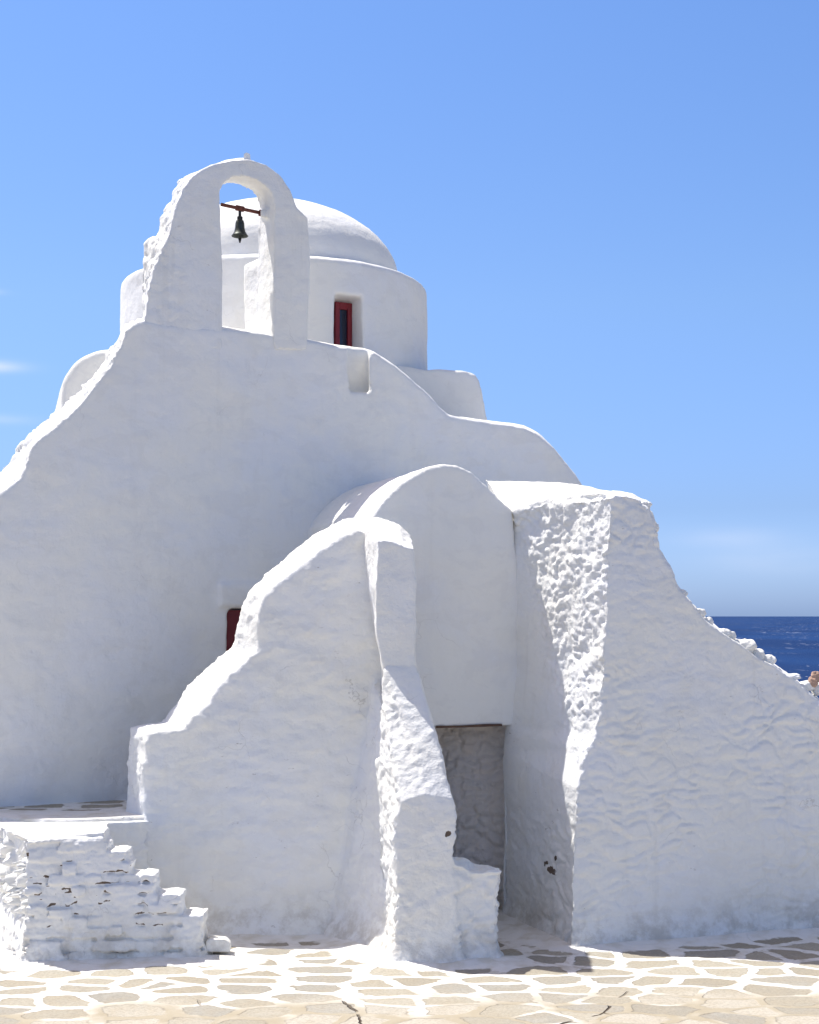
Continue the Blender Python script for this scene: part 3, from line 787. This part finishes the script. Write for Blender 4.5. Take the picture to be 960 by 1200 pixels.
# ================================================================== GROUND, LANDING FLOOR, SEA
def ground_mat(name, size=0.47, joint=0.042, warm=1.0):
    m, t, b = new_mat(name)
    p = posn(t)
    wn = N(t, 'ShaderNodeTexNoise'); wn.inputs['Scale'].default_value = 2.2; wn.inputs['Detail'].default_value = 3
    t.links.new(p, wn.inputs['Vector'])
    sub = N(t, 'ShaderNodeVectorMath', operation='SUBTRACT'); t.links.new(wn.outputs['Color'], sub.inputs[0]); sub.inputs[1].default_value = (.5, .5, .5)
    vm = N(t, 'ShaderNodeVectorMath', operation='MULTIPLY_ADD')
    t.links.new(sub.outputs[0], vm.inputs[0]); vm.inputs[1].default_value = (0.22, 0.22, 0.0); t.links.new(p, vm.inputs[2])
    sc = N(t, 'ShaderNodeVectorMath', operation='MULTIPLY'); t.links.new(vm.outputs[0], sc.inputs[0]); sc.inputs[1].default_value = (1 / size, 1 / (size * 0.70), 0.0)
    def vor(feat):
        v = N(t, 'ShaderNodeTexVoronoi'); v.voronoi_dimensions = '2D'; v.feature = feat; v.inputs['Scale'].default_value = 1.0
        v.inputs['Randomness'].default_value = 0.85
        t.links.new(sc.outputs[0], v.inputs['Vector']); return v
    ve, vc_ = vor('DISTANCE_TO_EDGE'), vor('F1')
    at = N(t, 'ShaderNodeAttribute'); at.attribute_name = 'paint_sun'       # hand-painted whitewash, thick near the walls; on the landing also painted-in sunlight
    fine = noise(t, p, 16, 4, 0.6)
    rnd_ = mth(t, 'MULTIPLY', mth(t, 'SUBTRACT', 0.60, vc_.outputs['Distance']), 0.75)
    ed0 = mth(t, 'SMOOTH_MIN', ve.outputs['Distance'], mth(t, 'MAXIMUM', rnd_, mth(t, 'MULTIPLY', ve.outputs['Distance'], 0.55)))
    ed0.node.inputs[2].default_value = 0.08
    edge = mth(t, 'ADD', ed0, mth(t, 'MULTIPLY', mth(t, 'SUBTRACT', fine, 0.5), 0.07))
    jw = mth(t, 'ADD', mth(t, 'MULTIPLY', at.outputs['Fac'], joint / size * 1.0), 0.030)
    mask = mapr(t, mth(t, 'SUBTRACT', edge, jw), -0.012, 0.018)           # 1 = stone
    # stone colours
    sepc = N(t, 'ShaderNodeSeparateColor'); t.links.new(vc_.outputs['Color'], sepc.inputs[0])
    c = mixrgb(t, sepc.outputs[0], (0.31, 0.282, 0.225), (0.41, 0.382, 0.315))
    c = mixrgb(t, mapr(t, sepc.outputs[1], 0.5, 0.75, 0, .8), c, (0.295, 0.285, 0.255))
    at2 = N(t, 'ShaderNodeAttribute'); at2.attribute_name = 'front'
    c = mixrgb(t, mth(t, 'MULTIPLY', mapr(t, sepc.outputs[2], 0.4, 0.6, 0, 1), mth(t, 'MULTIPLY', at2.outputs['Fac'], 0.9)), c, (0.47, 0.437, 0.37))
    c = mixrgb(t, mapr(t, noise(t, p, 5.5, 5, .6), .35, .7, 0, .35), c, (0.36, 0.30, 0.21))
    c = mixrgb(t, mapr(t, noise(t, posn(t, (1, 3, 1)), 22, 4, .7), .60, .72, 0, .55), c, (0.22, 0.19, 0.15))
    c = mixrgb(t, mapr(t, noise(t, p, 2.7, 4, .6), .55, .7, 0, .35), c, (0.45, 0.43, 0.38))
    c = mixrgb(t, mapr(t, noise(t, p, 38, 5, .75), .42, .62, 0, .35), c, (0.17, 0.155, 0.13))
    rim_ = mth(t, 'MULTIPLY', mapr(t, mth(t, 'SUBTRACT', edge, jw), 0.0, 0.045, 1, 0), mapr(t, noise(t, p, 4, 3), .50, .62, 0, .6))
    c = mixrgb(t, rim_, c, (0.16, 0.135, 0.10))
    white = mixrgb(t, mapr(t, noise(t, p, 5, 4), .4, .75), (0.74, 0.73, 0.705), (0.60, 0.57, 0.50))
    white = mixrgb(t, mth(t, 'MULTIPLY', mapr(t, noise(t, p, 7.5, 5, .7), .50, .64, 0, .55), mapr(t, at.outputs['Fac'], 1.1, .7, 0, 1)), white, (0.42, 0.38, 0.30))
    sand = mixrgb(t, noise(t, p, 6, 4), (0.30, 0.255, 0.18), (0.41, 0.37, 0.29))
    jc = mixrgb(t, mth(t, 'MULTIPLY', at2.outputs['Fac'], mapr(t, noise(t, p, 1.4, 3), .30, .5)), white, sand)
    col = mixrgb(t, mask, jc, c)
    # completely white: painted plinth strip, and the landing's sunlit front
    col = mixrgb(t, mapr(t, mth(t, 'ADD', at.outputs['Fac'], mth(t, 'MULTIPLY', mth(t, 'SUBTRACT', fine, .5), .3)), 1.02, 1.15), col, white)
    # a few open cracks in the front
    v3 = N(t, 'ShaderNodeTexVoronoi'); v3.voronoi_dimensions = '2D'; v3.feature = 'DISTANCE_TO_EDGE'; v3.inputs['Scale'].default_value = 0.42
    t.links.new(vm.outputs[0], v3.inputs['Vector'])
    crk = mth(t, 'MULTIPLY', mapr(t, v3.outputs['Distance'], 0.002, 0.006, 1, 0), mth(t, 'MULTIPLY', mapr(t, noise(t, p, 1.9, 3), .50, .56), at2.outputs['Fac']))
    col = mixrgb(t, crk, col, (0.07, 0.05, 0.035))
    t.links.new(col, b.inputs['Base Color'])
    b.inputs['Roughness'].default_value = 0.85
    b.inputs['Specular IOR Level'].default_value = 0.25
    hh = mth(t, 'ADD', mth(t, 'MULTIPLY', mask, -1.0), mth(t, 'MULTIPLY', noise(t, p, 9, 5), 0.9))
    n1 = bump(t, b, hh, 0.6, 0.012)
    n2 = bump(t, b, noise(t, p, 40, 4), 0.4, 0.006, n1)
    bump(t, b, crk, 1.0, -0.03, n2)
    return m
M_PAVE = ground_mat('crazy_paving')

def grid_mesh(x0, x1, y0, y1, step, z, zfun, paint_sun, front):
    nx = int((x1 - x0) / step) + 1; ny = int((y1 - y0) / step) + 1
    X, Y = np.meshgrid(np.linspace(x0, x1, nx), np.linspace(y0, y1, ny))
    co = np.stack([X.ravel(), Y.ravel(), np.full(nx * ny, z)], 1)
    co[:, 2] += zfun(co)
    i = np.arange(nx * ny).reshape(ny, nx)
    f = np.stack([i[:-1, :-1].ravel(), i[:-1, 1:].ravel(), i[1:, 1:].ravel(), i[1:, :-1].ravel()], 1)
    me = bpy.data.meshes.new('g'); me.from_pydata(co.tolist(), [], f.tolist())
    for nm, fn in (('paint_sun', paint_sun), ('front', front)):
        a = me.attributes.new(nm, 'FLOAT', 'POINT'); a.data.foreach_set('value', fn(co).astype(np.float32))
    return me
# foot lines of the walls (x, y) for the painted plinth
def seg_dist(co, segs):
    d = np.full(len(co), 99.0); p = co[:, :2]
    for a, b in segs:
        a = np.array(a); b = np.array(b); ab = b - a
        tt = np.clip(((p - a) @ ab) / (ab @ ab), 0, 1)
        d = np.minimum(d, np.linalg.norm(p - (a + tt[:, None] * ab), axis=1))
    return d
def xy(v): return (v.x, v.y)
e0 = EP(669, 1100); e1 = EP(1190, 1100)
s0 = SP(31, 1120); s1 = SP(240, 1120)
feet = [(xy(e0), (e0.x + 5.2, e0.y + 5.2 * math.tan(math.radians(19)))), (xy(s0), xy(s1)), (xy(s0), (s0.x - 1.3, s0.y + 2.3)), (xy(HP(458, 1125)), xy(H2(584, 1125))),
        (xy(DP(180, 1120)), xy(DP(390, 1120))), (xy(DP(390, 1120)), xy(HP(458, 1125))), (xy(CX(586, 1100)), xy(e0)), (xy(CX(545, 1090)), xy(CX(590, 1090))), (xy(CX(560, 1080)), (e0.x - 0.25, e0.y + 0.35)), (xy(SP(240, 1118)), xy(SP(270, 1118)))]
def dist_feet(co): return seg_dist(co, feet)
def g_paint(co):
    d = dist_feet(co)
    w = fbm(co, 1.3, 2) * 0.10
    f = 1.25 * sstep(0.34, 0.16, d + w) + (1 - sstep(0.34, 0.16, d + w)) * (0.30 + 0.62 * sstep(-1.9, 1.2, (co[:, 1] - 12.2) + fbm(co, 0.9, 2) * 0.5))
    f = np.where(f < 1.0, f * (1 - 0.35 * sstep(-0.5, 1.5, co[:, 0])), f)
    left = sstep(-3.0, -3.8, co[:, 0]) * sstep(12.8, 13.4, co[:, 1])
    return np.maximum(f, left * 1.3)
def g_front(co): return sstep(12.35, 11.75, co[:, 1] - 0.10 * np.clip(co[:, 0], -3, 3) + fbm(co, 0.9, 2) * 0.35)
def g_z(co):
    d = dist_feet(co)
    return 0.055 * np.clip(1 - d / 0.45, 0, 1) ** 2 + fbm(co, 0.6, 2) * 0.012 + fbm(co, 2.5, 2) * 0.006
gr = put('plaza_paving', grid_mesh(-7.0, 7.0, 9.5, 17.5, 0.05, 0.0, g_z, g_paint, g_front), M_PAVE)
gr['kind'] = 'structure'
zero = lambda co: np.zeros(len(co))
g2 = put('ground', grid_mesh(-60, 60, -40, 42, 2.0, -0.06, zero, lambda c: np.full(len(c), .5), lambda c: np.ones(len(c))), M_PAVE, None, False)
g2['kind'] = 'structure'
# landing floor
lz = zt + 0.035
pts = [(-3.62, 14.34), (-3.2, 14.28), (-2.42, 14.44), (-2.4, 16.6), (-5.3, 15.7), (l0.x - 1.0, l0.y + 1.95), (-4.0, 14.5)]
b1 = bmesh.new()
loft(b1, [Vector((x, y, zt - 0.15)) for x, y in pts], [Vector((x, y, lz)) for x, y in pts])
lf = bake('landing_floor', [b1], M_PAVE, None, 0.03, 2, lambda c, n_: fbm(c, 1.2, 2) * 0.012)
n = len(lf.data.vertices)
a = lf.data.attributes.new('paint_sun', 'FLOAT', 'POINT'); a.data.foreach_set('value', (0.85 + 0.5 * sstep(15.0, 14.8, np.array([v.co.y for v in lf.data.vertices]))).astype(np.float32))  # front part whiter up to the shadow edge: sunlight put into the colour
lf['kind'] = 'structure'

# sea
m, t, b = new_mat('sea_water')
p = posn(t, (1, 0.42, 1))
far_c = mixrgb(t, mapr(t, noise(t, posn(t, (1, .35, 1)), 0.02, 4), .35, .65), (0.001, 0.015, 0.078), (0.003, 0.026, 0.112))
cap = mapr(t, noise(t, posn(t, (0.55, 0.10, 1)), 0.9, 5, .65), .60, .63)
capm = mth(t, 'MULTIPLY', cap, mapr(t, noise(t, posn(t, (1, .4, 1)), 0.05, 3), .48, .64))
t.links.new(mixrgb(t, mth(t, 'MULTIPLY', capm, 0.7), far_c, (0.55, 0.60, 0.68)), b.inputs['Base Color'])
b.inputs['Roughness'].default_value = 0.45
b.inputs['Specular IOR Level'].default_value = 0.04
bump(t, b, noise(t, p, 0.6, 6, .65), 0.8, 0.6)
M_SEA = m
bm = bmesh.new()
vs = [bm.verts.new(v) for v in ((-30000, -2000, -6), (30000, -2000, -6), (30000, 40000, -6), (-30000, 40000, -6))]
bm.faces.new(vs)
sea = put('sea', mesh_of(bm), M_SEA, None, False); sea['kind'] = 'structure'
# rocky edge of the land dropping to the water
M_ROCK = simple('shore_rock', (0.22, 0.18, 0.14), 0.9, 0, 0.4, 1.5, 1.0)
b1 = bmesh.new()
loft(b1, [Vector(v) for v in ((-59, -39, -0.3), (59, -39, -0.3), (59, 41, -0.3), (-59, 41, -0.3))], [Vector(v) for v in ((-63, -43, -8), (63, -43, -8), (63, 46, -8), (-63, 46, -8))])
ro = bake('shore_rock', [b1], M_ROCK, None, 1.2, 1, lambda c, n_: fbm(c, 0.25, 3) * 1.0 * sstep(-0.3, -2.5, c[:, 2]) - 0.25)
ro['kind'] = 'structure'

# ================================================================== BELL
hp = FAC.back(0.30)
pa, pb_ = hp(259, 239.5), hp(308, 250)
def tube(bm, a, b, r, seg=10, r2=None):
    r2 = r if r2 is None else r2
    d = (b - a).normalized(); u = d.orthogonal().normalized(); v = d.cross(u)
    A = [bm.verts.new(a + (u * math.cos(2 * math.pi * k / seg) + v * math.sin(2 * math.pi * k / seg)) * r) for k in range(seg)]
    B = [bm.verts.new(b + (u * math.cos(2 * math.pi * k / seg) + v * math.sin(2 * math.pi * k / seg)) * r2) for k in range(seg)]
    for k in range(seg):
        l = (k + 1) % seg; bm.faces.new((A[k], A[l], B[l], B[k]))
    bm.faces.new(A[::-1]); bm.faces.new(B)
bc = hp(281, 247)
bell = empty('bell', bc, 'small dark bronze bell hanging from a rusty red bar inside the arch', 'bell')
b1 = bmesh.new(); tube(b1, pa, pb_, 0.019); tube(b1, pb_ - (pb_ - pa).normalized() * 0.04, pb_, 0.036)
mid = pa + (pb_ - pa) * ((281 - 259) / 49)
tube(b1, mid - (pb_ - pa).normalized() * 0.045, mid + (pb_ - pa).normalized() * 0.045, 0.031)
put('hanging_bar', mesh_of(b1), M_RUST, bell)
zt_ = mid.z
b1 = bmesh.new(); tube(b1, mid, mid - Vector((0, 0, 0.13)), 0.016); tube(b1, mid - Vector((0, 0, 0.09)), mid - Vector((0, 0, 0.14)), 0.03)
put('hanger', mesh_of(b1), M_IRON, bell)
b1 = bmesh.new(); ztp = mid.z - 0.12
lathe(b1, [(r * 0.79, ztp + (z - ztp) * 0.93) for r, z in [(0, ztp), (0.030, ztp), (0.052, ztp - 0.015), (0.062, ztp - 0.05), (0.066, ztp - 0.10), (0.078, ztp - 0.145), (0.102, ztp - 0.178), (0.116, ztp - 0.192), (0.112, ztp - 0.20),
           (0.098, ztp - 0.19), (0.07, ztp - 0.14), (0.055, ztp - 0.05), (0, ztp - 0.03)]], mid.x, mid.y, 32)
put('bell_body', mesh_of(b1), M_BELL, bell)
b1 = bmesh.new(); tube(b1, Vector((mid.x, mid.y, ztp - 0.05)), Vector((mid.x, mid.y, ztp - 0.22)), 0.008)
tube(b1, Vector((mid.x, mid.y, ztp - 0.205)), Vector((mid.x, mid.y, ztp - 0.255)), 0.020, 10, 0.006)
put('clapper', mesh_of(b1), M_IRON, bell)
adopt(bell)
